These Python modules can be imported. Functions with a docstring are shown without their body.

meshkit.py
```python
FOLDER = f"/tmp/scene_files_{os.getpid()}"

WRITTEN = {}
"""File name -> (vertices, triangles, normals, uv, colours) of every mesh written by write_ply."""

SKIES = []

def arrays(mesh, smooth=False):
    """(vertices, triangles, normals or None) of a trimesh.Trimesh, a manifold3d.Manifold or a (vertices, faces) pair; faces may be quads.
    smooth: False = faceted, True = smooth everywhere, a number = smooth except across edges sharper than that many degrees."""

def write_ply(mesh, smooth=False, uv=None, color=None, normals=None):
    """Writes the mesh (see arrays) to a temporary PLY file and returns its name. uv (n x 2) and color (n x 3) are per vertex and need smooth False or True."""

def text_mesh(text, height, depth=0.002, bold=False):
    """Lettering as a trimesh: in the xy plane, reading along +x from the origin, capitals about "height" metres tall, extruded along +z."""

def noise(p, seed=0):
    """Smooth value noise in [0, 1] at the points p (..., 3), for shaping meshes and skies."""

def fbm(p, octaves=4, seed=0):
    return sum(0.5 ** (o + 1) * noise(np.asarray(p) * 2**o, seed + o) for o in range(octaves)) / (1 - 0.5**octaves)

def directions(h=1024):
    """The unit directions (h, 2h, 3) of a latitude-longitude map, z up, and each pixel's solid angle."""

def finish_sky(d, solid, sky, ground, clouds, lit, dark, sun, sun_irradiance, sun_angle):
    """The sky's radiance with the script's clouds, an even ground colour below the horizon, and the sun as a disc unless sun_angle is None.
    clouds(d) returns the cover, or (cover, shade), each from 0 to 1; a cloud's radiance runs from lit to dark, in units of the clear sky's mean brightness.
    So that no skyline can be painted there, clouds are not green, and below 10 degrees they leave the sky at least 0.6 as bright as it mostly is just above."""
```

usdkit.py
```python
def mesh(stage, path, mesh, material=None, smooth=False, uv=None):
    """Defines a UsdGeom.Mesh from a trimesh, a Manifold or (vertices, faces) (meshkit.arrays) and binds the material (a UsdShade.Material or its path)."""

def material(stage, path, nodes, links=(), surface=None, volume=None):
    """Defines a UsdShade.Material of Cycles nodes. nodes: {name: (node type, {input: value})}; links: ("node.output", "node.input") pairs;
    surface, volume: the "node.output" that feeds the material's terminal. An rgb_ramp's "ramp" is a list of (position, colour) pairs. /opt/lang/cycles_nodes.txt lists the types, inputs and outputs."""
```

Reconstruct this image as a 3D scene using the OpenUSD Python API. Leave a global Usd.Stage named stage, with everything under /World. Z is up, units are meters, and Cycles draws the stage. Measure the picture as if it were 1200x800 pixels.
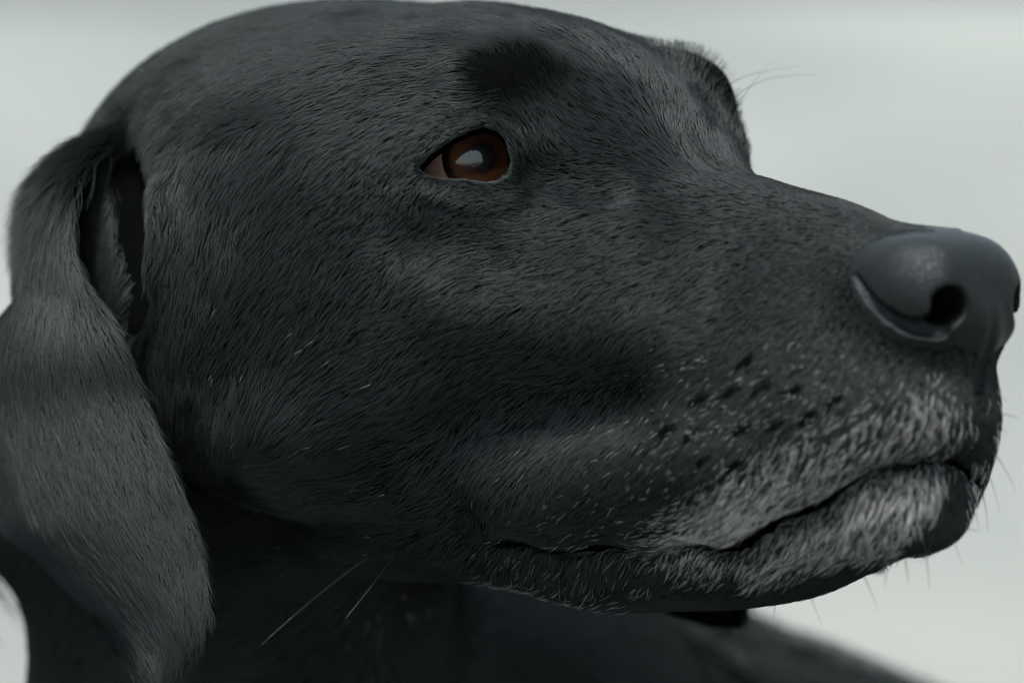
import math, random, numpy as np, trimesh, usdkit, meshkit
from pxr import Usd, UsdGeom, UsdLux, UsdShade, Sdf, Gf, Vt
from scipy.interpolate import PchipInterpolator
from scipy.spatial import cKDTree

stage = Usd.Stage.CreateInMemory()
UsdGeom.SetStageUpAxis(stage, 'Z')
UsdGeom.SetStageMetersPerUnit(stage, 1.0)
UsdGeom.Xform.Define(stage, '/World')
UsdGeom.Scope.Define(stage, '/World/Looks')

# ---------------------------------------------------------------- camera, sky, sun, exposure
CAM = np.array([0.0, 0.0, 0.80])          # metres
PITCH = math.radians(13.0)                # looking slightly down on the sitting dog
FOCAL_PX = 4954.0 / 1200.0                # focal length in picture widths
DIST = 0.90                               # to the middle of the head
cx_, cy_, cz_ = np.array([1.0, 0, 0]), np.array([0, math.cos(PITCH), -math.sin(PITCH)]), np.array([0, math.sin(PITCH), math.cos(PITCH)])
camera = UsdGeom.Camera.Define(stage, '/World/camera')
camera.CreateHorizontalApertureAttr(36.0)
camera.CreateVerticalApertureAttr(24.0)
camera.CreateFocalLengthAttr(36.0 * FOCAL_PX)
camera.CreateFStopAttr(9.0)
camera.CreateFocusDistanceAttr(0.872)
camera.CreateClippingRangeAttr((0.05, 1000.0))
camera.CreateExposureAttr(3.10)
mtx = np.eye(4)
mtx[0, :3], mtx[1, :3], mtx[2, :3], mtx[3, :3] = cx_, cz_, -cy_, CAM
camera.AddTransformOp().Set(Gf.Matrix4d(*mtx.ravel()))

SUN = np.array([-0.08, -0.22, 0.97]); SUN /= np.linalg.norm(SUN)
sky = usdkit.material(stage, '/World/Looks/sky_material', {
    's': ('sky_texture', {'sky_type': 'single_scattering', 'sun_disc': False, 'sun_elevation': math.asin(SUN[2]), 'sun_rotation': math.atan2(SUN[0], SUN[1]), 'aerosol_density': 4.0}),
    'h': ('hsv', {'saturation': 0.6, 'hue': 0.45}),
    'b': ('background_shader', {'strength': 0.065})}, [('s.color', 'h.color'), ('h.color', 'b.color')], surface='b.background')
dome = UsdLux.DomeLight.Define(stage, '/World/sky')
UsdShade.MaterialBindingAPI.Apply(dome.GetPrim()).Bind(sky)
dome.GetPrim().SetCustomDataByKey('kind', 'structure')
sun = UsdLux.DistantLight.Define(stage, '/World/sun')
sun.CreateNormalizeAttr(True); sun.CreateIntensityAttr(0.4); sun.CreateAngleAttr(14.0); sun.CreateColorAttr((0.97, 1.0, 0.98))
z = SUN; x = np.cross([0, 1, 0], z); x /= np.linalg.norm(x); y = np.cross(z, x)
m4 = np.eye(4); m4[0, :3], m4[1, :3], m4[2, :3] = x, y, z
sun.AddTransformOp().Set(Gf.Matrix4d(*m4.ravel()))

# ---------------------------------------------------------------- the head's own frame: f forward, r to the dog's right, u up, in centimetres, middle between the eyes
YAW = math.radians(42.0)
HEAD_R = np.array([[0.7395, -0.6695, -0.0686], [-0.6696, -0.7418, 0.0237], [0.0667, -0.0285, 0.9974]])
uu, _, vv = np.linalg.svd(HEAD_R); HEAD_R = uu @ vv
HEAD_T = np.array([1.08, 90.0, 3.2])        # camera frame, cm: right, away, up
CAM_M = np.stack([cx_, cy_, cz_], 1)


def to_cam(p):                             # head frame -> camera frame, cm
    return np.asarray(p) @ HEAD_R.T + HEAD_T


def to_world(p):                           # head frame, cm -> world, m
    return CAM + to_cam(p) * 0.01 @ CAM_M.T


def from_world(w):
    return ((np.asarray(w) - CAM) @ CAM_M * 100 - HEAD_T) @ HEAD_R


def chart(p):                              # flat side chart of the head, both sides folded onto the right one
    q = np.array(p, float); q[..., 1] = np.abs(q[..., 1])
    return project(q)


def project(p):
    c = to_cam(p)
    return np.stack([600 + 4954 * c[..., 0] / c[..., 1], 400 - 4954 * c[..., 2] / c[..., 1]], -1)


# ---------------------------------------------------------------- implicit surfaces
def smin(a, b, k):
    h = np.maximum(k - np.abs(a - b), 0) / k
    return np.minimum(a, b) - h * h * k * 0.25


def smax(a, b, k):
    return -smin(-a, -b, k)


def ell(p, c, s, rot=None):
    q = p - np.asarray(c)
    if rot is not None:
        q = q @ rot
    a = np.sqrt((q / s) ** 2 @ np.ones(3)); b = np.sqrt((q / np.square(s)) ** 2 @ np.ones(3))
    return a * (a - 1) / np.maximum(b, 1e-9)


def cone(p, a, b, ra, rb):                 # capsule with two radii
    a, b = np.asarray(a, float), np.asarray(b, float)
    t = np.clip((p - a) @ (b - a) / ((b - a) @ (b - a)), 0, 1)
    return np.linalg.norm(p - a - t[:, None] * (b - a), axis=1) - ra - (rb - ra) * t


def chain(p, pts, radii):
    d = cone(p, pts[0], pts[1], radii[0], radii[1])
    for i in range(1, len(pts) - 1):
        d = np.minimum(d, cone(p, pts[i], pts[i + 1], radii[i], radii[i + 1]))
    return d


def rotz(a):
    c, s = math.cos(a), math.sin(a)
    return np.array([[c, -s, 0], [s, c, 0], [0, 0, 1.0]])


def roty(a):
    c, s = math.cos(a), math.sin(a)
    return np.array([[c, 0, s], [0, 1, 0], [-s, 0, c]])


def poly_sdf(q, poly):                     # signed distance to a polygon in the plane
    n, d, s = len(poly), np.full(len(q), 1e9), np.ones(len(q))
    for i in range(n):
        a, b = poly[i], poly[i - 1]
        e, w = b - a, q - a
        t = np.clip(w @ e / (e @ e), 0, 1)
        d = np.minimum(d, ((w - t[:, None] * e) ** 2).sum(1))
        c1, c2, c3 = q[:, 1] >= a[1], q[:, 1] < b[1], e[0] * w[:, 1] > e[1] * w[:, 0]
        flip = (c1 & c2 & c3) | (~c1 & ~c2 & ~c3)
        s = np.where(flip, -s, s)
    return s * np.sqrt(d)


def curve(xs, ys):
    pc = PchipInterpolator(xs, ys)
    return lambda v: pc(np.clip(v, xs[0], xs[-1]))


# eyes: centre of the ball, axis of the orbit, opening between the lids (in the plane across the axis)
EYE_C, EYE_R = np.array([-0.15, 2.75, 0.62]), 1.12
EYE_A = np.array([0.66, 0.74, 0.06]); EYE_A /= np.linalg.norm(EYE_A)
EYE_X = np.cross([0, 0, 1.0], EYE_A); EYE_X /= np.linalg.norm(EYE_X)
EYE_X = -EYE_X if EYE_X[0] < 0 else EYE_X   # towards the nose
EYE_Y = np.cross(EYE_A, EYE_X); EYE_Y = EYE_Y if EYE_Y[2] > 0 else -EYE_Y
lid_px = np.array([(498, 199), (517, 184), (540, 171), (562, 162), (577, 159), (592, 165), (600, 178), (604, 200), (600, 214), (590, 220), (575, 222), (550, 217), (525, 215), (507, 209)], float)
LID = (lid_px - (554, 182)) / (55.5, -55.5)

TOP = curve([-3, 0, 1.2, 2.5, 4, 5, 6.5, 7.5, 8.5, 9.5, 10.4, 11], [1.6, 0.9, .4, .05, -.15, -.22, -.6, -.92, -1.38, -1.95, -2.8, -3.6])
WID = curve([-3, 0, 2, 4, 6, 8, 9, 9.8, 10.4, 11], [3.9, 3.65, 3.35, 3.2, 3.2, 2.9, 2.35, 1.65, 1.1, .6])
BOT_N = curve([-1, 0.2, 2, 4.2, 5.6, 6.6, 7.6, 8.4, 9.1, 9.7, 10.2, 11], [-7.8, -7.95, -8.05, -8.15, -8.1, -7.75, -7.25, -6.9, -6.55, -6.25, -6.0, -5.4])
BOT_F = curve([-1, 0.2, 2, 4.2, 6, 7.2, 8.0, 8.6, 9.1, 9.7, 10.2, 11], [-7.8, -7.95, -8.05, -8.2, -8.3, -8.3, -8.2, -7.8, -7.3, -6.6, -6.0, -5.4])


def superq(x, y, n):
    return (np.abs(x) ** n + np.abs(y) ** n + 1e-9) ** (1 / n)


def muzzle(p):
    f, r, u = p.T
    t, w = TOP(f), WID(f)
    side = 1 / (1 + np.exp(-(r + .25) * 5))
    b = BOT_N(f) * side + BOT_F(f) * (1 - side)
    b = b + .14 * side * np.sin(f * 2.1 + 1) * np.sin(f * .9 + .4)
    c, h = (t + b) / 2, (t - b) / 2
    v = np.clip((u - c) / h, -1.5, 1.5)
    w = w * (0.90 - 0.17 * (v + .15 + np.sqrt((v + .15) ** 2 + .08)) + 0.10 * np.exp(-((v + .45) / .45) ** 2))
    y = (u - c) / h
    y = np.where(y < 0, np.abs(y) ** 2.2, y)
    d = (superq(r / w, y, 2.6) - 1) * np.minimum(w, h)
    d = smax(d, f - 10.45, 0.9)
    return smax(d, -f - 1.6, 1.0)


JW = curve([-4, 0, 3, 6, 8, 9.4], [2.7, 2.5, 2.35, 2.15, 1.95, 1.3])
JB = curve([-5, -2.4, -1.2, 0.2, 1.5, 4, 5.4, 7, 8.3, 9.3, 9.8], [-7.4, -7.9, -8.35, -8.75, -8.95, -8.95, -8.85, -8.4, -8.05, -7.9, -7.0])


def lower_jaw(p):
    f, r, u = p.T
    w, b = JW(f), JB(f)
    t = b + 2.6
    c, h = (t + b) / 2, (t - b) / 2
    d = (superq(r / w, (u - c) / h, 2.3) - 1) * np.minimum(w, h)
    return smax(d, f - 9.7, 0.9)


def cam_cm(px, py, d):                     # a point of the dog's body, d centimetres away from where the photographer stands
    return (np.array([(px - 600) / 4954 * d, d, (400 - py) / 4954 * d]) - HEAD_T) @ HEAD_R


def ground_below(p, z):                    # the point at height z (m) under or over p
    w = to_world(np.asarray(p)); w[2] = z
    return from_world(w)


N0, N1, N2 = cam_cm(300, 420, 98), cam_cm(285, 800, 99), cam_cm(380, 1060, 106)
SHOULDER, RUMP = cam_cm(600, 1160, 113), cam_cm(1500, 1450, 126)


def shift(p, right=0, away=0, up=0):
    return from_world(to_world(np.asarray(p)) + np.array([right, away, up]) * .01)


def body_sdf(p):
    d = chain(p, [N0, N1, N2], [4.6, 5.0, 7.5])
    d = smin(d, cone(p, SHOULDER, RUMP, 11.5, 11.0), 5.0)
    d = smin(d, chain(p, [cam_cm(610, 880, 104), cam_cm(640, 1010, 108), SHOULDER], [4.6, 6.5, 9.0]), 3.0)    # chest
    for s_ in (-1, 1):                                                        # forelegs, haunches, paws
        k = shift(SHOULDER, -3 + 3 * s_, 7 * s_, -6)
        elbow, wrist, paw = shift(k, -2, 0, -8), ground_below(shift(k, -4, -1, 0), .09), ground_below(shift(k, -5, -2, 0), .035)
        d = smin(d, chain(p, [k, elbow, wrist, paw, shift(paw, -4, -2, -.5)], [6.0, 4.2, 2.7, 2.9, 2.6]), 2.0)
        h = shift(RUMP, -2 + 4 * s_, 9 * s_, -4)
        knee, foot = ground_below(shift(h, -12, 2 * s_, 0), .15), ground_below(shift(h, 0, 2 * s_, 0), .04)
        d = smin(d, chain(p, [h, knee, foot, ground_below(shift(knee, -4, 0, 0), .03)], [8.5, 5.5, 3.2, 2.6]), 2.5)
    tail = [shift(RUMP, 8, 6, -8), ground_below(shift(RUMP, 18, 10, 0), .04), ground_below(shift(RUMP, 34, 4, 0), .025)]
    return smin(d, chain(p, tail, [3.5, 2.4, 1.2]), 2.0)


RELIEF = [  # gentle hollows (+) and swellings (-) of the face: line on the surface, reach, depth
    ([(-1.67, 4.82, -5.61), (-.01, 4.2, -4.93), (1.73, 3.48, -4.65), (3.68, 3.07, -4.61)], .65, .30), ([(.92, 3.29, -6.51), (3.59, 3.13, -6.2), (5.85, 3.14, -5.88)], .85, -.22),
    ([(1.09, 4.62, -2.46), (2.83, 3.51, -3.04), (4.87, 2.74, -3.37)], .9, -.22), ([(2.5, 3.5, .08), (2.94, 3.05, -.05), (3.6, 2.63, -.2)], .38, .22), ([(1.32, 3.49, 2.32), (1.61, 2.63, 2.39)], .75, -.3),
    ([(-5.57, 6.41, .41), (-5.86, 6.52, -1.01), (-7.06, 6.09, -2.56)], .35, -.28), ([(-4.14, 5.8, -4.91), (-3.04, 5.85, -4.61)], .9, -.25), ([(-2.96, 4.81, -6.0), (-2.0, 4.6, -5.9)], .6, .3),
    ([(.42, 5.54, .21), (.99, 5.06, .89), (1.42, 4.46, 1.37), (1.76, 3.93, 1.48), (2.15, 3.57, 1.1)], .13, .09), ([(.9, 5.19, -.14), (1.5, 4.6, -.42), (2.12, 3.99, -.43), (2.41, 3.63, -.1)], .16, -.06),
    ([(-.53, 5.54, 1.7), (.27, 4.81, 2.15)], .9, .15), ([(.48, 5.37, -1.18), (1.52, 4.47, -1.45)], .6, .14)]


def relief(m):
    out = np.zeros(len(m))
    k = np.flatnonzero((m[:, 0] > -9) & (m[:, 0] < 7) & (m[:, 1] > 1.2) & (m[:, 2] > -8.5) & (m[:, 2] < 4))
    if len(k):
        a = m[k]
        for line, reach, deep in RELIEF:
            out[k] += deep * np.exp(-((chain(a, line, [0] * len(line))) / reach) ** 2) * 1.5 * (1 if reach > .3 else .7)
    return out


PIT = [(-7.4, 5.5, 1.2), (-6.85, 5.8, .5), (-6.5, 6.2, -.4), (-6.5, 6.5, -1.5), (-6.8, 6.7, -2.7)]


def head_sdf(p):
    m = p * (1, 0, 1); m[:, 1] = np.sqrt(p[:, 1] ** 2 + 0.01)
    d = ell(m, (-4.6, 0, .0), (6.8, 6.0, 4.4))
    d = smin(d, ell(m, (-8.3, 0, .3), (5.2, 4.8, 4.3)), 2.0)
    d = smin(d, ell(m, (0.0, 0, .7), (2.6, 1.6, 2.3)), 1.2)                # between the brows
    d = smin(d, ell(m, (-0.75, 2.75, 0.75), (2.8, 2.6, 2.05)), 2.2)             # brow
    d = smin(d, ell(m, (-4.2, 3.9, -2.1), (5.0, 2.5, 4.3)), 2.0)             # cheek
    mz = muzzle(p)
    mz = smin(mz, ell(m, (0.4, 2.1, -2.0), (4.0, 1.7, 2.4)), 2.2)            # below the eye
    d = smin(d, mz, 1.8)
    d = smin(d, lower_jaw(p), 0.2)
    d = smax(d, (.06 + .025 * np.clip((p[:, 0] - 5.5) / 1.5, 0, 1)) - np.abs(mz - lower_jaw(p) + .08) - np.maximum(-d - .35, 0) * 3 - np.maximum(-p[:, 0] - .3, 0), .15)
    d = smin(d, ell(m, (-3.5, 1.2, -5.2), (4.0, 2.3, 2.6)), 1.5)
    d = smin(d, body_sdf(p), 2.5)
    d = smax(d, -chain(m, [(.1, 4.3, -6.2), (-.2, 3.6, -7.0), (-.55, 3.1, -8.1)], [.05, .3, .5]), .8)   # behind the corner of the mouth
    d = d + relief(m)
    d = smax(d, -chain(m, PIT, [.5, .65, .7, .45, .2]), .35)                  # the ear's opening
    d = smin(d, nose_sdf(m), 0.5)
    d = nostrils(m, d)
    q = m - EYE_C                                                             # eyes
    lx, ly, la = q @ EYE_X, q @ EYE_Y, q @ EYE_A
    near = (np.abs(lx) < 2.5) & (np.abs(ly) < 2.5) & (la > -1)
    d = smin(d, np.linalg.norm(q, axis=1) - EYE_R - .10, 0.5)                 # lids over the ball
    if near.any():
        cut = smax(poly_sdf(np.stack([lx[near], ly[near]], 1), LID) - .02, -la[near] + .1, .1)
        d[near] = smax(d[near], -cut, 0.14)
    return d


def nose_sdf(m):
    q = (m - (9.3, 0, -2.98)) / (1.6, 1.55, 1.3)
    d = ((np.abs(q) ** 3).sum(1) ** (1 / 3) - 1) * 1.35
    d = smin(d, ell(m, (9.4, .95, -3.0), (1.35, 0.85, 1.05)), .5)
    d = smin(d, ell(m, (10.1, 0, -3.7), (.75, .55, .8)), .4)
    return d


SLIT = [(8.98, 1.74, -2.5), (9.35, 1.8, -2.95), (9.73, 1.74, -3.32), (10.12, 1.55, -3.56), (10.45, 1.25, -3.55)]


def nostrils(m, d):
    s = chain(m, SLIT, [.05, .11, .14, .18, .28])
    s = smin(s, chain(m, [(10.75, 1.15, -3.2), (10.3, .95, -3.15), (9.4, .8, -3.0)], [.38, .36, .3]), .15)
    d = smax(d, -s, .08)
    g = chain(m, [(11.15, 0, -2.9), (10.95, 0, -3.7), (10.6, 0, -4.4), (10.35, 0, -5.6)], [.05, .08, .12, .14])
    return smax(d, -g, .2)


# ---------------------------------------------------------------- surface nets on a rectilinear grid
def surface_nets(fn, xs, ys, zs, block=4, band=None):
    n = [len(xs), len(ys), len(zs)]
    ci = [np.unique(np.r_[np.arange(0, k, block), k - 1]) for k in n]
    g = np.stack(np.meshgrid(xs[ci[0]], ys[ci[1]], zs[ci[2]], indexing='ij'), -1)
    cv = fn(g.reshape(-1, 3)).reshape(g.shape[:3])
    from scipy.interpolate import RegularGridInterpolator
    V = RegularGridInterpolator((ci[0], ci[1], ci[2]), cv)(np.stack(np.meshgrid(*[np.arange(k) for k in n], indexing='ij'), -1).reshape(-1, 3)).reshape(n)
    step = np.maximum(np.maximum(np.gradient(xs)[:, None, None], np.gradient(ys)[None, :, None]), np.gradient(zs)[None, None, :])
    near = np.abs(V) < block * 1.3 * step + 0.25
    idx = np.argwhere(near)
    for s in range(0, len(idx), 400000):
        i = idx[s:s + 400000]
        V[i[:, 0], i[:, 1], i[:, 2]] = fn(np.stack([xs[i[:, 0]], ys[i[:, 1]], zs[i[:, 2]]], 1))
    ins = V < 0
    c = sum(ins[a:n[0] - 1 + a, b:n[1] - 1 + b, e:n[2] - 1 + e].astype(np.int8) for a in (0, 1) for b in (0, 1) for e in (0, 1))
    cell = np.argwhere((c > 0) & (c < 8))
    num = np.full([k - 1 for k in n], -1); num[tuple(cell.T)] = np.arange(len(cell))
    acc, cnt = np.zeros((len(cell), 3)), np.zeros(len(cell))
    X = (xs, ys, zs)
    for ax in range(3):
        o = [k for k in range(3) if k != ax]
        for a in (0, 1):
            for b in (0, 1):
                i0 = cell.copy(); i0[:, o[0]] += a; i0[:, o[1]] += b
                i1 = i0.copy(); i1[:, ax] += 1
                v0, v1 = V[tuple(i0.T)], V[tuple(i1.T)]
                k = (v0 < 0) != (v1 < 0)
                t = v0[k] / (v0[k] - v1[k])
                pt = np.stack([X[j][i0[k, j]] for j in range(3)], 1)
                pt[:, ax] += t * (X[ax][i1[k, ax]] - X[ax][i0[k, ax]])
                acc[k] += pt; cnt[k] += 1
    verts, quads = acc / cnt[:, None], []
    for ax in range(3):
        o = [k for k in range(3) if k != ax]
        sl0 = [slice(None)] * 3; sl1 = [slice(None)] * 3
        sl0[ax] = slice(0, n[ax] - 1); sl1[ax] = slice(1, n[ax])
        e = np.argwhere(ins[tuple(sl0)] != ins[tuple(sl1)])
        ok = np.all([(e[:, k] > 0) & (e[:, k] < n[k] - 1) for k in o], axis=0)
        e = e[ok]
        flip = ins[tuple(e.T)]
        q = []
        for a, b in ((0, 0), (-1, 0), (-1, -1), (0, -1)):
            j = e.copy(); j[:, o[0]] += a; j[:, o[1]] += b
            q.append(num[tuple(j.T)])
        q = np.stack(q, 1)
        if ax == 1:
            flip = ~flip
        q[~flip] = q[~flip][:, ::-1]
        quads.append(q)
    return verts, np.vstack(quads)


def gradient(fn, p, e=0.01):
    k = np.array([(1, -1, -1), (-1, -1, 1), (-1, 1, -1), (1, 1, 1)], float)
    g = sum(k[i] * fn(p + e * k[i])[:, None] for i in range(4))
    return g / np.maximum(np.linalg.norm(g, axis=1, keepdims=True), 1e-12)


def spaced(stops):                         # [(start, step), ..., (end, None)]
    out = []
    for (a, s), (b, _) in zip(stops, stops[1:]):
        out.append(np.linspace(a, b, max(int(round((b - a) / s)), 1) + 1)[:-1])
    return np.concatenate(out + [[stops[-1][0]]])
# ==== END OF LIBRARY
rng = np.random.default_rng(7)


def tag(prim, label=None, category=None, kind=None, group=None):
    for k, v in (('label', label), ('category', category), ('kind', kind), ('group', group)):
        if v:
            prim.SetCustomDataByKey(k, v)
    return prim


def look(name, nodes, links=(), surface='p.BSDF'):
    return usdkit.material(stage, '/World/Looks/' + name, nodes, links, surface)


used = {}


def path_for(parent, name):
    k = used.get((parent, name), 0); used[(parent, name)] = k + 1
    return f"{parent}/{name}" + (f"_{k:03d}" if k else "")


def add(parent, name, v, f, mat, normals=True):
    p = path_for(parent, name)
    f = np.asarray(f)[:, ::-1]              # the head frame (forward, right, up) is left-handed
    usdkit.mesh(stage, p, (v, f), mat, smooth=normals)
    return stage.GetPrimAtPath(p)


# ---------------------------------------------------------------- materials
concrete = look('pale_concrete', {
    'g': ('geometry', {}), 'n': ('noise_texture', {'scale': 1.1, 'detail': 3.0}), 'n2': ('noise_texture', {'scale': 60.0, 'detail': 4.0}),
    'r': ('rgb_ramp', {'ramp': [(0.36, (0.0450, 0.0475, 0.0430)), (0.64, (0.0705, 0.0725, 0.0645))]}), 'r2': ('rgb_ramp', {'ramp': [(0.35, (0.88, 0.88, 0.88)), (0.65, (1.0, 1.0, 1.0))]}),
    'm': ('mix', {'mix_type': 'multiply', 'fac': 1.0}), 'b': ('bump', {'strength': 0.3, 'distance': 0.002}), 'p': ('principled_bsdf', {'roughness': 0.85})},
    [('g.position', 'n.vector'), ('g.position', 'n2.vector'), ('n.fac', 'r.fac'), ('n2.fac', 'r2.fac'), ('r.color', 'm.color1'), ('r2.color', 'm.color2'), ('m.color', 'p.base_color'), ('n2.fac', 'b.height'), ('b.normal', 'p.normal')])
asphalt = look('grey_asphalt', {
    'g': ('geometry', {}), 'n': ('noise_texture', {'scale': 1.3, 'detail': 6.0}), 'r': ('rgb_ramp', {'ramp': [(0.3, (0.026, 0.0285, 0.026)), (0.7, (0.032, 0.034, 0.0315))]}),
    'p': ('principled_bsdf', {'roughness': 0.9})}, [('g.position', 'n.vector'), ('n.fac', 'r.fac'), ('r.color', 'p.base_color')])
skin = look('black_skin', {'p': ('principled_bsdf', {'base_color': (0.0009, 0.0010, 0.0010), 'roughness': 0.8, 'specular_ior_level': 0.0})})
leather = look('nose_leather', {
    'g': ('geometry', {}), 'v': ('voronoi_texture', {'scale': 1500.0, 'feature': 'distance_to_edge'}), 'n': ('noise_texture', {'scale': 160.0, 'detail': 3.0}),
    'b': ('bump', {'strength': 0.4, 'distance': 0.0006}), 'r': ('rgb_ramp', {'ramp': [(0.3, (0.0008, 0.0008, 0.0008)), (0.7, (0.0018, 0.0017, 0.0017))]}),
    'p': ('principled_bsdf', {'roughness': 0.47, 'specular_tint': (0.85, 0.98, 1.0), 'specular_ior_level': 0.105})},
    [('g.position', 'v.vector'), ('g.position', 'n.vector'), ('v.distance', 'b.height'), ('b.normal', 'p.normal'), ('n.fac', 'r.fac'), ('r.color', 'p.base_color')])
lid_skin = look('eyelid_skin', {'p': ('principled_bsdf', {'base_color': (0.006, 0.005, 0.005), 'roughness': 0.3})})


def hair_look(name, color, rough=0.35, vary=0.3, ior=1.5):
    return look(name, {
        'h': ('hair_info', {}), 'w': ('white_noise_texture', {'dimensions': '1D'}), 'p': ('principled_hair_bsdf', {'model': 'Chiang', 'parametrization': 'Direct coloring', 'color': color, 'roughness': rough, 'ior': ior, 'radial_roughness': 0.45, 'random_roughness': vary, 'coat': 0.0}),
        'r': ('rgb_ramp', {'ramp': [(0.0, tuple(.35 * c for c in color)), (0.75, color), (1.0, tuple(2.2 * c for c in color))]})},
        [('h.index', 'w.w'), ('w.value', 'p.random'), ('w.value', 'r.fac'), ('r.color', 'p.color')], surface='p.BSDF')


black_fur = look('black_fur', {
    'h': ('hair_info', {}), 'w': ('white_noise_texture', {'dimensions': '1D'}), 'r': ('rgb_ramp', {'ramp': [(0.0, (.0072, .0082, .0082)), (0.75, (.0210, .0238, .0236)), (1.0, (.042, .0475, .047))]}),
    'p': ('hair_bsdf', {'component': 'reflection', 'roughness_u': 0.18, 'roughness_v': 0.75, 'offset': 0.05}), 'd': ('diffuse_bsdf', {'color': (.0006, .0007, .0007)}), 'a': ('add_closure', {})},
    [('h.index', 'w.w'), ('w.value', 'r.fac'), ('r.color', 'p.color'), ('p.BSDF', 'a.closure1'), ('d.BSDF', 'a.closure2')], surface='a.closure')
grey_fur = hair_look('grey_fur', (0.33, 0.315, 0.275), 0.5)
whisker_look = hair_look('whisker_black', (0.02, 0.02, 0.02), 0.4)
sclera_look = look('sclera', {'p': ('principled_bsdf', {'base_color': (0.20, 0.115, 0.085), 'roughness': 0.25, 'coat_weight': 0.6, 'coat_roughness': 0.03})})


def iris_look(at):
    return look('brown_iris' + ('' if not used.get('iris') else '_far'), {
        't': ('texture_coordinate', {}), 'd': ('vector_math', {'math_type': 'distance', 'vector2': at}), 'n': ('noise_texture', {'scale': 900.0, 'detail': 3.0}),
        'a': ('math', {'math_type': 'multiply_add', 'value2': 1 / .0078, 'value3': -.12}), 'k': ('math', {'math_type': 'multiply_add', 'value2': .24}),
        'r': ('rgb_ramp', {'ramp': [(0.0, (.002, .001, .0008)), (0.34, (.003, .0012, .0008)), (0.5, (.024, .0082, .003)), (0.75, (.042, .0165, .0062)), (0.9, (.008, .003, .0013)), (1.0, (.001, .0007, .0005))]}),
        'p': ('principled_bsdf', {'roughness': 0.5, 'specular_ior_level': 0.1, 'coat_weight': 0.7, 'coat_roughness': 0.01})},
        [('t.object', 'n.vector'), ('t.object', 'd.vector1'), ('d.value', 'a.value1'), ('n.fac', 'k.value1'), ('a.value', 'k.value3'), ('k.value', 'r.fac'), ('r.color', 'p.base_color')])


pupil_look = look('pupil', {'p': ('principled_bsdf', {'base_color': (0.004, 0.003, 0.004), 'roughness': 0.5, 'specular_ior_level': 0.1, 'coat_weight': 0.7, 'coat_roughness': 0.01})})

# ---------------------------------------------------------------- the setting


def sheet(name, x0, x1, y0, y1, z, mat, nx=2, ny=2, slope=0):
    xs, ys = np.linspace(x0, x1, nx), np.linspace(y0, y1, ny)
    g = np.stack(np.meshgrid(xs, ys, indexing='ij'), -1).reshape(-1, 2)
    g[:, 1] += slope * g[:, 0]
    v = np.c_[g, np.full(len(g), z)]
    i = np.arange(nx * ny).reshape(nx, ny)
    q = np.stack([i[:-1, :-1], i[1:, :-1], i[1:, 1:], i[:-1, 1:]], -1).reshape(-1, 4)
    usdkit.mesh(stage, '/World/' + name, (v, q), mat)
    tag(stage.GetPrimAtPath('/World/' + name), kind='structure')


sheet('ground', -60, 60, -30, 90, 0.0, concrete)
sheet('road', -60, 60, 5.43, 11.0, 0.004, asphalt, slope=.09)

# ---------------------------------------------------------------- the dog
DOG = '/World/dog'
dog = UsdGeom.Xform.Define(stage, DOG)
base_w = to_world(ground_below(N1, 0.0))
dog.AddTranslateOp().Set(Gf.Vec3d(*map(float, base_w)))
tag(dog.GetPrim(), 'black short-haired dog with greying muzzle and brown eyes, head turned to the right', 'dog')


def put(p):                                # head frame, cm -> the dog's own frame, m
    return to_world(p) - base_w


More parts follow.
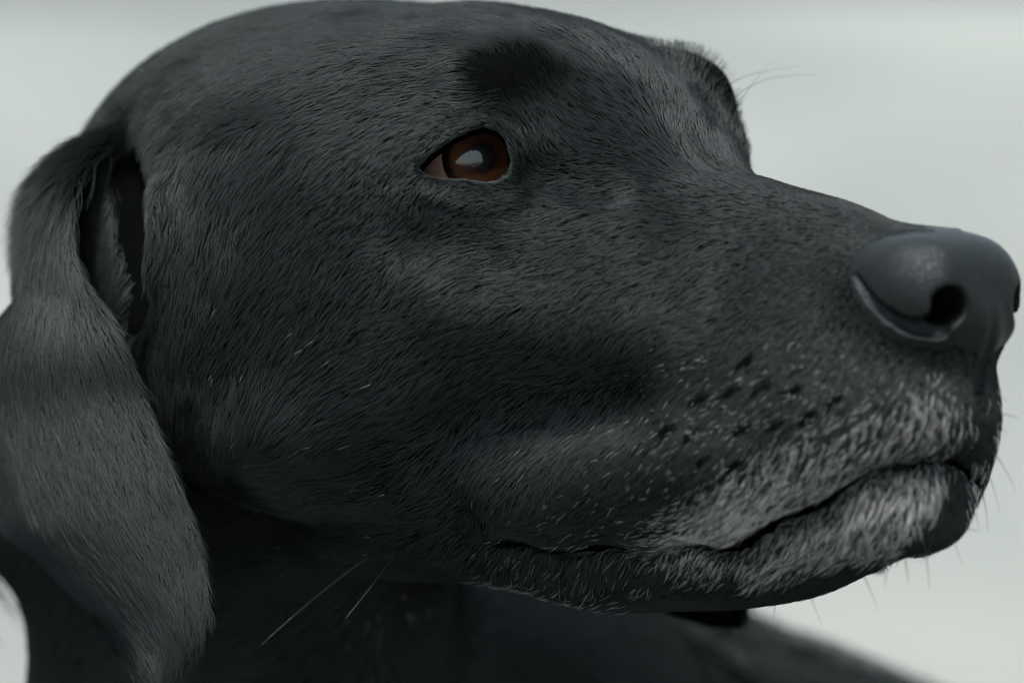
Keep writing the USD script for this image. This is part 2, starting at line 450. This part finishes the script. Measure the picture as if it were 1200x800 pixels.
FINE = 0.09
GX = spaced([(-75, 2.5), (-18, .8), (-12, .22), (-2.2, .12), (-1.6, FINE), (2.0, .12), (8.2, .085), (11.6, None)])
GX = np.r_[spaced([(-85, 2.5), (-20, .8), (-13, .22), (-2.4, FINE), (2.0, .13), (8.2, .085), (11.6, .8), (20, 2.5), (60, None)])]
GY = spaced([(-75, 2.5), (-14, .8), (-7.5, .2), (-4.6, .13), (-1.7, .1), (4.4, .16), (7.5, .8), (14, 2.5), (75, None)])
GZ = spaced([(-75, 2.5), (-24, .8), (-12, .25), (-9.4, .12), (-4.6, .085), (-1.2, .09), (1.8, .2), (6, .8), (9, None)])
v, q = surface_nets(head_sdf, GX, GY, GZ)
for _ in range(2):
    n = gradient(head_sdf, v)
    v = v - n * np.clip(head_sdf(v), -.08, .08)[:, None]
n = gradient(head_sdf, v)
faces = np.vstack([q[:, [0, 1, 2]], q[:, [0, 2, 3]]])
if (np.cross(v[faces[:, 1]] - v[faces[:, 0]], v[faces[:, 2]] - v[faces[:, 0]]) * n[faces[:, 0]]).sum(1).mean() < 0:
    faces = faces[:, ::-1]


def leather_mask(p):
    m = p * (1, 0, 1); m[:, 1] = np.abs(p[:, 1])
    d = nose_sdf(m)
    c = chart(p)
    under = (m[:, 1] < .42 - .22 * np.clip((-3.6 - m[:, 2]) / .8, 0, 1)) & (m[:, 0] > 9.6) & (m[:, 2] > -5.0)
    return ((d < .03) & (m[:, 0] > 8.0)) | under


nm = leather_mask(v)
nf = nm[faces].all(1)


def cut_out(mask):
    k, inv = np.unique(faces[mask], return_inverse=True)
    return put(v[k]), inv.reshape(-1, 3), n[k] @ HEAD_R.T @ CAM_M.T


for part, mask, mat in (('body', ~nf, skin), ('nose', nf, leather)):
    pv, pf, pn = cut_out(mask)
    pr = add(DOG, part, pv, pf, mat)
    UsdGeom.Mesh(pr).GetNormalsAttr().Set(Vt.Vec3fArray.FromNumpy(pn.astype(np.float32)))

# eyes
GAZE = np.array([0.84, 0.545, 0.0]); GAZE /= np.linalg.norm(GAZE)


def cap(center, axis, radius, ang, sphere_r, lift, rings=14, seg=40):
    a = axis / np.linalg.norm(axis)
    x = np.cross([0, 0, 1.0], a); x /= np.linalg.norm(x); y = np.cross(a, x)
    vs, fs = [center + a * (sphere_r + lift)], []
    for i in range(1, rings + 1):
        t = i / rings
        th = ang * t
        rr = sphere_r + lift * (1 - t ** 2)
        for j in range(seg):
            ph = 2 * math.pi * j / seg
            vs.append(center + rr * (math.cos(th) * a + math.sin(th) * (math.cos(ph) * x + math.sin(ph) * y)))
    for j in range(seg):
        fs.append((0, 1 + j, 1 + (j + 1) % seg))
        for i in range(rings - 1):
            b0, b1 = 1 + i * seg, 1 + (i + 1) * seg
            fs += [(b0 + j, b1 + j, b1 + (j + 1) % seg), (b0 + j, b1 + (j + 1) % seg, b0 + (j + 1) % seg)]
    return np.array(vs), np.array(fs)


for side in (1, -1):
    c = EYE_C * (1, side, 1); gz = GAZE * (1, side, 1)
    if side < 0:
        gz = np.array([.80, -.58, .12])
    c = c + EYE_A * (1, side, 1) * .13
    s_ = trimesh.creation.icosphere(4, EYE_R)
    pr = add(DOG, 'eye', put(s_.vertices + c), s_.faces, sclera_look)
    ep = str(pr.GetPath())
    iv, fv = cap(c, gz, 0, math.asin(.76 / EYE_R), EYE_R + .004, .05)
    add(ep, 'iris', put(iv), fv, iris_look(tuple(put(c + gz / np.linalg.norm(gz) * (EYE_R + .05))))); used['iris'] = 1
    iv, fv = cap(c, gz, 0, math.asin(.25 / EYE_R), EYE_R + .048, .012)
    add(ep, 'pupil', put(iv), fv, pupil_look)

# ears: a leaf of skin from points along the front and the back edge (head frame, cm)
EAR_F, EAR_B = [], []


def on_side(px, py, r):                    # the point at distance r beside the middle of the head
    d = np.array([(px - 600) / 4954, 1, (400 - py) / 4954]) @ HEAD_R; o = -HEAD_T @ HEAD_R
    return o + d * (r - o[1]) / d[1]


ear_rows = [((180, 150, 4.4), (104, 198, 2.6)), ((108, 186, 6.4), (66, 228, 4.4)), ((82, 240, 7.2), (44, 285, 5.2)), ((90, 312, 7.5), (20, 345, 5.6)), ((134, 390, 7.5), (-60, 420, 5.6)),
            ((160, 470, 7.3), (-90, 505, 5.8)), ((190, 570, 7.3), (-80, 600, 6.0)), ((214, 650, 7.2), (-20, 655, 6.3)), ((228, 715, 7.1), (60, 712, 6.5)), ((218, 770, 7.0), (130, 765, 6.7)), ((198, 797, 6.9), (175, 795, 6.8))]
F_ = np.array([on_side(*a) for a, b in ear_rows]); B_ = np.array([on_side(*b) for a, b in ear_rows])


def ear_surface(nu=90, nv=60):
    t = np.linspace(0, 1, len(F_)); k = np.linspace(0, 1, nu)
    fe, be = PchipInterpolator(t, F_)(k), PchipInterpolator(t, B_)(k)
    w = np.linspace(0, 1, nv)
    P = fe[:, None] * (1 - w[None, :, None]) + be[:, None] * w[None, :, None]
    width = np.linalg.norm(fe - be, axis=1)[:, None]
    arch = 0.13 * width * (4 * w * (1 - w))[None, :] * (0.05 + .95 * np.sin(np.pi * np.clip(k * 1.15, 0, 1)))[:, None]
    roll = -0.5 * np.exp(-((w / .07) ** 2))[None, :] * np.clip((k - .38) / .25, 0, 1)[:, None] * np.clip((1 - k) / .3, 0, 1)[:, None]
    fold = -0.5 * np.exp(-(((w - .62 - .25 * (k[:, None] - .35)) / .06) ** 2)) * np.exp(-((k[:, None] - .38) / .16) ** 2)
    back = -.42 * width * np.clip(w[None] - (.52 - .12 * np.sin(np.pi * k))[:, None], 0, 1) * np.clip((k[:, None] - .2) / .25, 0, 1) * np.clip((1 - k[:, None]) / .2, 0, 1)
    P = P + np.stack([np.zeros_like(arch), arch + roll + fold + back, np.zeros_like(arch)], -1)
    thick = 0.28 * np.minimum(1, np.minimum(w, 1 - w)[None, :] / .06 + .25) * np.minimum(1, (1 - k)[:, None] / .05 + .25)
    du, dv = np.gradient(P, axis=0), np.gradient(P, axis=1)
    N = np.cross(du, dv); N /= np.maximum(np.linalg.norm(N, axis=-1, keepdims=True), 1e-9)
    if N[..., 1].mean() < 0:
        N = -N
    T = du / np.maximum(np.linalg.norm(du, axis=-1, keepdims=True), 1e-9)
    return P, N, T, thick


eP, eN, eT, eth = ear_surface()


def far_side(p, root, amount):             # the other ear: mirrored, swung a little forward
    m = p * (1, -1, 1)
    k = amount[..., None]
    return m + k * FAR_SWING


FAR_SWING = np.array([5.2, 1.2, 0.0])
ear_k = np.repeat(np.linspace(0, 1, eP.shape[0])[:, None], eP.shape[1], 1)


def ear_mesh(P, N, th, flip):
    nu, nv = P.shape[:2]
    out, inn = P + N * th[..., None] / 2, P - N * th[..., None] / 2
    vs = np.concatenate([out.reshape(-1, 3), inn.reshape(-1, 3)])
    i = np.arange(nu * nv).reshape(nu, nv); o = nu * nv
    q1 = np.stack([i[:-1, :-1], i[1:, :-1], i[1:, 1:], i[:-1, 1:]], -1).reshape(-1, 4)
    rim = np.concatenate([i[:, 0], i[-1, 1:], i[::-1, -1][1:], i[0, ::-1][1:]])
    q3 = np.stack([rim[:-1], rim[:-1] + o, rim[1:] + o, rim[1:]], -1)
    qq = np.vstack([q1, q1[:, ::-1] + o, q3])
    return vs, qq[:, ::-1] if flip else qq


# ---------------------------------------------------------------- fur
GUIDES = [  # photo-side chart position -> direction of the lie of the coat (chart: right, down)
    (450, 15, -1, .25), (250, 60, -1, .9), (600, 40, -1, .1), (300, 200, -.8, .9), (420, 120, -1, .75), (550, 110, -.9, .35), (700, 100, -.75, -.3), (780, 170, -.8, -.5), (640, 130, -.5, -.5),
    (620, 170, -.3, -.8), (480, 170, -1, .8), (560, 245, -1, .25), (640, 230, -.6, .5), (470, 230, -1, .5), (200, 300, -.5, 1), (350, 330, -.8, .85), (500, 330, -1, .75), (650, 320, -1, .55), (750, 260, -1, .3), (850, 240, -1, .15),
    (960, 260, -1, .2), (800, 380, -1, .5), (950, 380, -1, .45), (700, 480, -1, .7), (850, 480, -1, .7), (1000, 460, -1, .9), (600, 560, -1, .7), (750, 600, -1, .6), (850, 610, -.8, .9), (930, 570, -.6, 1), (1020, 520, -.6, 1),
    (1080, 480, -.4, 1), (600, 650, -.6, .8), (700, 690, -.5, 1), (850, 670, -.5, 1), (1000, 610, -.35, 1), (1060, 600, -.3, 1), (300, 480, -.8, 1), (420, 520, -1, .6), (400, 600, -1, .4), (250, 600, -.6, .8), (350, 720, -1, .1), (450, 760, -1, .4), (250, 780, -.8, .6),
    (540, 620, -.5, 1), (180, 250, .1, 1), (100, 400, -.3, 1), (1150, 480, -.1, 1), (1140, 590, -.1, 1)]
GUIDES = np.array(GUIDES, float); GUIDES[:, 2:] /= np.linalg.norm(GUIDES[:, 2:], axis=1, keepdims=True)


def lie(p, nrm):
    c = chart(p)
    d2 = ((c[:, None] - GUIDES[None, :, :2]) ** 2).sum(-1)
    w = 1 / (d2 + 900) ** 1.6
    g = (w[..., None] * GUIDES[None, :, 2:]).sum(1) / w.sum(1)[:, None]
    cam_dir = np.stack([g[:, 0], np.zeros(len(g)), -g[:, 1]], 1)
    h = cam_dir @ HEAD_R                   # in the head frame, for the near side
    sd = np.where(p[:, 1] < 0, -1.0, 1.0)
    h[:, 1] *= sd
    top = np.exp(-(p[:, 1] / 1.2) ** 2)
    h[:, 1] *= 1 - top
    h = h - nrm * (h * nrm).sum(1)[:, None]
    return h / np.maximum(np.linalg.norm(h, axis=1, keepdims=True), 1e-6)


def field(c, stops):                       # smooth interpolation over the chart: (x, y, value, reach)
    s_ = np.array(stops, float)
    w = 1 / (((c[:, None] - s_[None, :, :2]) ** 2).sum(-1) + 400) ** 1.5
    return (w * s_[None, :, 2]).sum(1) / w.sum(1)


LENGTHS = [(450, 15, .9), (300, 150, .75), (420, 120, .8), (580, 90, .8), (700, 120, .5), (800, 200, .4), (620, 180, .4), (560, 245, .3), (480, 230, .35), (560, 140, .3), (610, 190, .25), (300, 350, .7), (500, 350, .7), (700, 350, .65), (850, 250, .4), (950, 300, .3), (1000, 420, .25), (990, 330, .2), (1035, 395, .2), (850, 450, .5), (700, 550, .7),
           (600, 620, .8), (850, 640, .65), (950, 580, .55), (1050, 530, .4), (1120, 470, .3), (1050, 610, .45), (850, 690, .6), (700, 690, .8), (300, 550, 1.3), (350, 750, 1.8), (450, 680, 1.2), (200, 250, .7), (100, 300, 1.4), (590, 80, 1.25)]


def scatter(vv, ff, count, weight):
    a, b, c = vv[ff[:, 0]], vv[ff[:, 1]], vv[ff[:, 2]]
    ar = np.linalg.norm(np.cross(b - a, c - a), axis=1) * weight
    i = rng.choice(len(ff), count, p=ar / ar.sum())
    s_, t_ = rng.random(count), rng.random(count)
    k = s_ + t_ > 1; s_[k], t_[k] = 1 - s_[k], 1 - t_[k]
    return i, np.stack([1 - s_ - t_, s_, t_], 1)


def grow(root, nrm, direction, length, lift, curl=.5, clump=.26, per=6, jitter=.17, steps=4):
    m = len(root)
    d = direction + rng.normal(0, jitter, (m, 3)); d -= nrm * (d * nrm).sum(1)[:, None]
    d /= np.maximum(np.linalg.norm(d, axis=1, keepdims=True), 1e-6)
    t = np.linspace(0, 1, steps)[None, :, None]
    up = (np.sin(lift)[:, None, None] * t - (curl * np.sin(lift))[:, None, None] * t ** 2)
    P = root[:, None] + length[:, None, None] * (d[:, None] * t * np.cos(lift)[:, None, None] + nrm[:, None] * up)
    if clump:
        heads = rng.choice(m, max(m // per, 1), replace=False)
        _, j = cKDTree(root[heads]).query(root)
        tip = P[heads[j]] + (root - root[heads[j]])[:, None] * .25
        P = P + (tip - P) * clump * t ** 1.5 * rng.uniform(.3, 1, (m, 1, 1))
    return P


def curves(parent, name, P, width, mat, kind='stuff', label=None, taper=.25):
    p = path_for(parent, name)
    c = UsdGeom.BasisCurves.Define(stage, p)
    m, k = P.shape[:2]
    c.CreateTypeAttr('linear'); c.CreateWrapAttr('nonperiodic')
    c.CreatePointsAttr(Vt.Vec3fArray.FromNumpy(put(P.reshape(-1, 3)).astype(np.float32)))
    c.CreateCurveVertexCountsAttr(Vt.IntArray.FromNumpy(np.full(m, k, np.int32)))
    w = np.broadcast_to(np.asarray(width), (m,))[:, None] * (1 - (1 - taper) * np.linspace(0, 1, k)[None] ** 1.5)
    c.CreateWidthsAttr(Vt.FloatArray.FromNumpy((w * .01).astype(np.float32).ravel())); c.SetWidthsInterpolation('vertex')
    UsdShade.MaterialBindingAPI.Apply(c.GetPrim()).Bind(mat)
    return tag(c.GetPrim(), label, kind=kind)


view = lambda p: (-HEAD_T @ HEAD_R - p) / np.linalg.norm(-HEAD_T @ HEAD_R - p, axis=-1, keepdims=True)
fc = v[faces].mean(1); fn_ = n[faces].mean(1)
facing = (fn_ * view(fc)).sum(1)
cc = chart(fc)
m_ = fc * (1, 0, 1); m_[:, 1] = np.abs(fc[:, 1])
q_ = m_ - EYE_C
lidd = poly_sdf(np.stack([q_ @ EYE_X, q_ @ EYE_Y], 1), LID)
eye_zone = (q_ @ EYE_A > 0) & (np.linalg.norm(q_, axis=1) < 2.2)
mzf, ljf = muzzle(fc), lower_jaw(fc)
crease = (np.abs(mzf - ljf + .08) < np.clip(.05 + (fc[:, 0] - 5) * .05, .05, .10)) & (fc[:, 0] > -.2) & (facing > -2)
pit = chain(m_, PIT, [.55, .7, .75, .45, .2]) < .05
bare = nf | (eye_zone & (lidd < .17)) | crease | pit
SPOTS = np.array([(870, 425), (855, 460), (815, 470), (780, 505), (810, 510), (865, 505), (905, 500), (945, 490), (820, 540), (860, 545), (925, 460), (890, 455), (975, 470)], float)
spot = np.min([poly_sdf(cc, np.array([(x - 4, y + 3), (x + 13, y - 9), (x + 14, y - 8)], float)) for x, y in SPOTS], 0) < 4.5
headish = np.linalg.norm(fc - (0, 0, -3), axis=1) < 17
W = np.where(bare | spot, 0, np.where(facing > -.25, 1.0, .08)) * np.where(headish, 1, 0)
W = W / np.clip(field(cc, LENGTHS), .28, 1.0) ** .9
W = W * (1 - .75 * np.exp(-(((cc - (599, 84)) / (56, 36)) ** 2).sum(1) ** 2)) * (1 - np.where(fc[:, 1] < 0, .82, 0) * np.exp(-(((cc - (585, 140)) / (95, 80)) ** 2).sum(1) ** 2))
near_lip = np.exp(-((fc[:, 2] + 7.3) / 1.5) ** 2) * (fc[:, 0] > 0)
i, bc = scatter(v, faces, 310000, W * (1 + .3 * near_lip))
root = (v[faces[i]] * bc[..., None]).sum(1); nr = (n[faces[i]] * bc[..., None]).sum(1); nr /= np.linalg.norm(nr, axis=1, keepdims=True)
crt = chart(root)
L = .5 * field(crt, LENGTHS) * rng.uniform(.7, 1.15, len(root))
lift = np.radians(np.clip(rng.normal(13, 5, len(root)), 3, 32) + 62 * np.exp(-(((crt - (599, 84)) / (58, 38)) ** 2).sum(1) ** 2) + np.where(root[:, 1] < 0, 48, 0) * np.exp(-(((crt - (585, 140)) / (95, 80)) ** 2).sum(1) ** 2))
sway = np.stack([meshkit.fbm(root * .55 + 7 * k, 3, 11 + k) - .5 for k in range(3)], 1) * 1.3 + np.stack([meshkit.noise(root * 2.6 + 3 * k, 31 + k) - .5 for k in range(3)], 1) * .45
flow = lie(root, nr) + sway; flow -= nr * (flow * nr).sum(1)[:, None]; flow /= np.maximum(np.linalg.norm(flow, axis=1, keepdims=True), 1e-6)
lift = np.clip(lift + (meshkit.fbm(root * .8, 3, 5) - .5) * .30, .04, 1.4)
P = grow(root, nr, flow, L, lift)
curves(DOG + '/body', 'coat', P, rng.uniform(.0055, .0092, len(root)), black_fur)
# the trunk and legs, seen out of focus
W2 = np.where(headish, 0, np.where(facing > -.3, 1.0, .3)) * np.where(bare, 0, 1)
i, bc = scatter(v, faces, 26000, W2)
root = (v[faces[i]] * bc[..., None]).sum(1); nr = (n[faces[i]] * bc[..., None]).sum(1); nr /= np.linalg.norm(nr, axis=1, keepdims=True)
dn = from_world(np.array([[.35, .1, -.6]])) - from_world(np.zeros((1, 3))); dn = np.repeat(dn / np.linalg.norm(dn), len(root), 0); dn -= nr * (dn * nr).sum(1)[:, None]
curves(DOG + '/body', 'coat', grow(root, nr, dn, rng.uniform(2, 3.2, len(root)), np.radians(rng.uniform(8, 20, len(root))), per=6), rng.uniform(.03, .05, len(root)), black_fur)

for side in (1, -1):
    if side > 0:
        P_, N_, T_ = eP, eN, eT
    else:
        P_ = far_side(eP, None, ear_k); N_ = eN * (1, -1, 1); T_ = eT * (1, -1, 1)
    mv, mq = ear_mesh(P_, N_, eth, side < 0)
    pr = add(DOG, 'ear', put(mv), mq, skin)
    tri = np.vstack([mq[:, [0, 1, 2]], mq[:, [0, 2, 3]]])
    TT = np.concatenate([T_.reshape(-1, 3)] * 2)
    tn = meshkit.arrays((mv, tri), True)[2]
    if (tn[:N_.shape[0] * N_.shape[1]] * N_.reshape(-1, 3)).sum() < 0:
        tn = -tn
    nq = (N_.shape[0] - 1) * (N_.shape[1] - 1)
    inner = np.ones(len(mq)); inner[nq:2 * nq] = .04; inner = np.r_[inner, inner]
    cnt = 48000 if side > 0 else 12000
    i, bc = scatter(mv, tri, cnt, inner)
    root = (mv[tri[i]] * bc[..., None]).sum(1); nr = (tn[tri[i]] * bc[..., None]).sum(1); nr /= np.maximum(np.linalg.norm(nr, axis=1, keepdims=True), 1e-9)
    td = (TT[tri[i]] * bc[..., None]).sum(1); td -= nr * (td * nr).sum(1)[:, None]; td /= np.maximum(np.linalg.norm(td, axis=1, keepdims=True), 1e-9)
    ek = ear_k.reshape(-1); ek = (np.concatenate([ek, ek])[tri[i]] * bc).sum(1)
    depth = rng.uniform(.45, .8, cnt) * (1 + 1.2 * np.exp(-((ek - .1) / .12) ** 2))
    curves(str(pr.GetPath()), 'coat', grow(root, nr, td, depth, np.radians(rng.uniform(6, 18, cnt) + 22 * np.exp(-((ek - .1) / .1) ** 2)), jitter=.2, clump=.25, per=5), rng.uniform(.006, .0095, cnt), black_fur)

# grey hairs on lips and chin, and single ones over the face


def inside(c, poly):
    return poly_sdf(c, np.array(poly, float))


LIP_P = [(760, 642), (830, 662), (900, 622), (960, 592), (1060, 546), (1108, 500), (1100, 470), (1010, 500), (940, 535), (880, 570), (810, 605)]
CHIN_P = [(880, 668), (915, 635), (960, 612), (1060, 565), (1100, 552), (1090, 590), (1045, 640), (960, 658), (880, 680)]
CORNER_P = [(560, 690), (600, 705), (700, 718), (770, 690), (745, 664), (640, 640), (570, 636)]
SPECK_P = [(770, 440), (1000, 430), (1090, 470), (1000, 520), (900, 560), (790, 560)]
CHEEK_P = [(200, 380), (330, 350), (440, 420), (480, 640), (560, 700), (480, 790), (260, 800), (230, 560)]
NECK_P = [(290, 715), (500, 715), (490, 798), (270, 798)]
FLANK_P = [(560, 560), (760, 480), (800, 600), (740, 650), (570, 640)]
for poly, count, soft, wd, ln in ((LIP_P, 3600, 34, .0056, .26), (CHIN_P, 1600, 16, .0058, .32), (CORNER_P, 330, 14, .0065, .34), (SPECK_P, 260, 40, .0055, .14), (CHEEK_P, 60, 30, .008, .22), (FLANK_P, 80, 30, .007, .2), (NECK_P, 26, 10, .008, .4)):
    dd = inside(cc, poly)
    wgt = np.clip(.5 - dd / (2 * soft), 0, 1) * np.where(bare | (facing < -.3) | ~headish, 0, 1)
    if poly in (LIP_P, CHIN_P):
        wgt = wgt * np.where(fc[:, 1] < -.2, .3, 1)
    if poly is LIP_P:
        wgt = wgt * (.35 + np.exp(-((cc - (860, 615)) ** 2).sum(1) / 75 ** 2) * .9)
    i, bc = scatter(v, faces, count, wgt)
    root = (v[faces[i]] * bc[..., None]).sum(1); nr = (n[faces[i]] * bc[..., None]).sum(1); nr /= np.linalg.norm(nr, axis=1, keepdims=True)
    root = root + nr * .03
    curves(DOG + '/body', 'grey_hair', grow(root, nr, lie(root, nr), ln * rng.uniform(.6, 1.2, count), np.radians(rng.uniform(12, 28, count)), jitter=.25, per=6, clump=.6 if count > 1000 else 0), rng.uniform(.7, 1.2, count) * wd, grey_fur)

# whiskers, brow hairs
whisker_mat = look('whisker', {'p': ('principled_bsdf', {'base_color': (0.002, 0.002, 0.002), 'roughness': 0.5, 'specular_ior_level': 0.04})})
pale_whisker = look('pale_whisker', {'p': ('principled_bsdf', {'base_color': (0.005, 0.005, 0.005), 'roughness': 0.4})})


def on_head(px, py):
    o = -HEAD_T @ HEAD_R; d = np.array([(px - 600) / 4954, 1, (400 - py) / 4954]) @ HEAD_R; d /= np.linalg.norm(d); t = 72.0
    for _ in range(90):
        g = head_sdf((o + t * d)[None])[0]
        t += .7 * g
        if g < .01 or t > 130:
            break
    return o + t * d


def whisker(a, mid, b, r=.012, mat=whisker_mat, out=.4, name='whisker'):
    root = on_head(*a); depth = to_cam(root)[1]
    pts = [root] + [cam_cm(x, y, depth - out * k) for k, (x, y) in ((.5, mid), (1, b))]
    t = np.linspace(0, 1, 8)[:, None]
    c = pts[1] * 2 - (pts[0] + pts[2]) / 2
    pl = (1 - t) ** 2 * pts[0] + 2 * t * (1 - t) * c + t ** 2 * pts[2]
    tg = np.gradient(pl, axis=0); tg /= np.linalg.norm(tg, axis=1, keepdims=True)
    x = np.cross(tg, [0, 0, 1.0]); x /= np.linalg.norm(x, axis=1, keepdims=True); y = np.cross(tg, x)
    rr = r * (1 - .85 * t)
    ang = np.arange(4) * np.pi / 2
    vs = (pl[:, None] + rr[:, None] * (np.cos(ang)[None, :, None] * x[:, None] + np.sin(ang)[None, :, None] * y[:, None])).reshape(-1, 3)
    i, j = np.meshgrid(np.arange(7), np.arange(4), indexing='ij')
    qf = np.stack([i * 4 + j, i * 4 + (j + 1) % 4, (i + 1) * 4 + (j + 1) % 4, (i + 1) * 4 + j], -1).reshape(-1, 4)
    add(DOG, name, put(vs), qf, mat)


for a, m2, b in [((1150, 450), (1165, 460), (1180, 470)), ((1150, 478), (1172, 484), (1196, 490)), ((1148, 496), (1166, 499), (1180, 506)), ((1146, 515), (1172, 540), (1190, 576)), ((1143, 540), (1160, 560), (1172, 604)), ((1140, 555), (1152, 580), (1158, 622)),
                 ((1130, 585), (1142, 600), (1147, 619)), ((1105, 612), (1116, 632), (1128, 660)), ((1080, 628), (1086, 655), (1089, 690)), ((1055, 635), (1062, 662), (1064, 684)), ((1035, 638), (1038, 665), (1037, 690)), ((1000, 648), (1014, 678), (1030, 715)),
                 ((1120, 600), (1128, 616), (1150, 621)), ((930, 672), (945, 690), (962, 730)), ((905, 688), (908, 705), (906, 724)), ((1095, 620), (1090, 640), (1078, 662))]:
    whisker(a, m2, b, r=.015)
for a, m2, b in [((842, 118), (868, 92), (935, 78)), ((852, 128), (890, 96), (960, 88)), ((858, 140), (875, 108), (905, 70)), ((590, 50), (588, 40), (583, 10))]:
    whisker(a, m2, b, r=.008, out=-.5, name='brow_hair')
for a, m2, b in [((435, 650), (375, 695), (305, 756)), ((465, 645), (440, 680), (405, 724))]:
    whisker(a, m2, b, r=.014, mat=pale_whisker, out=1.2)
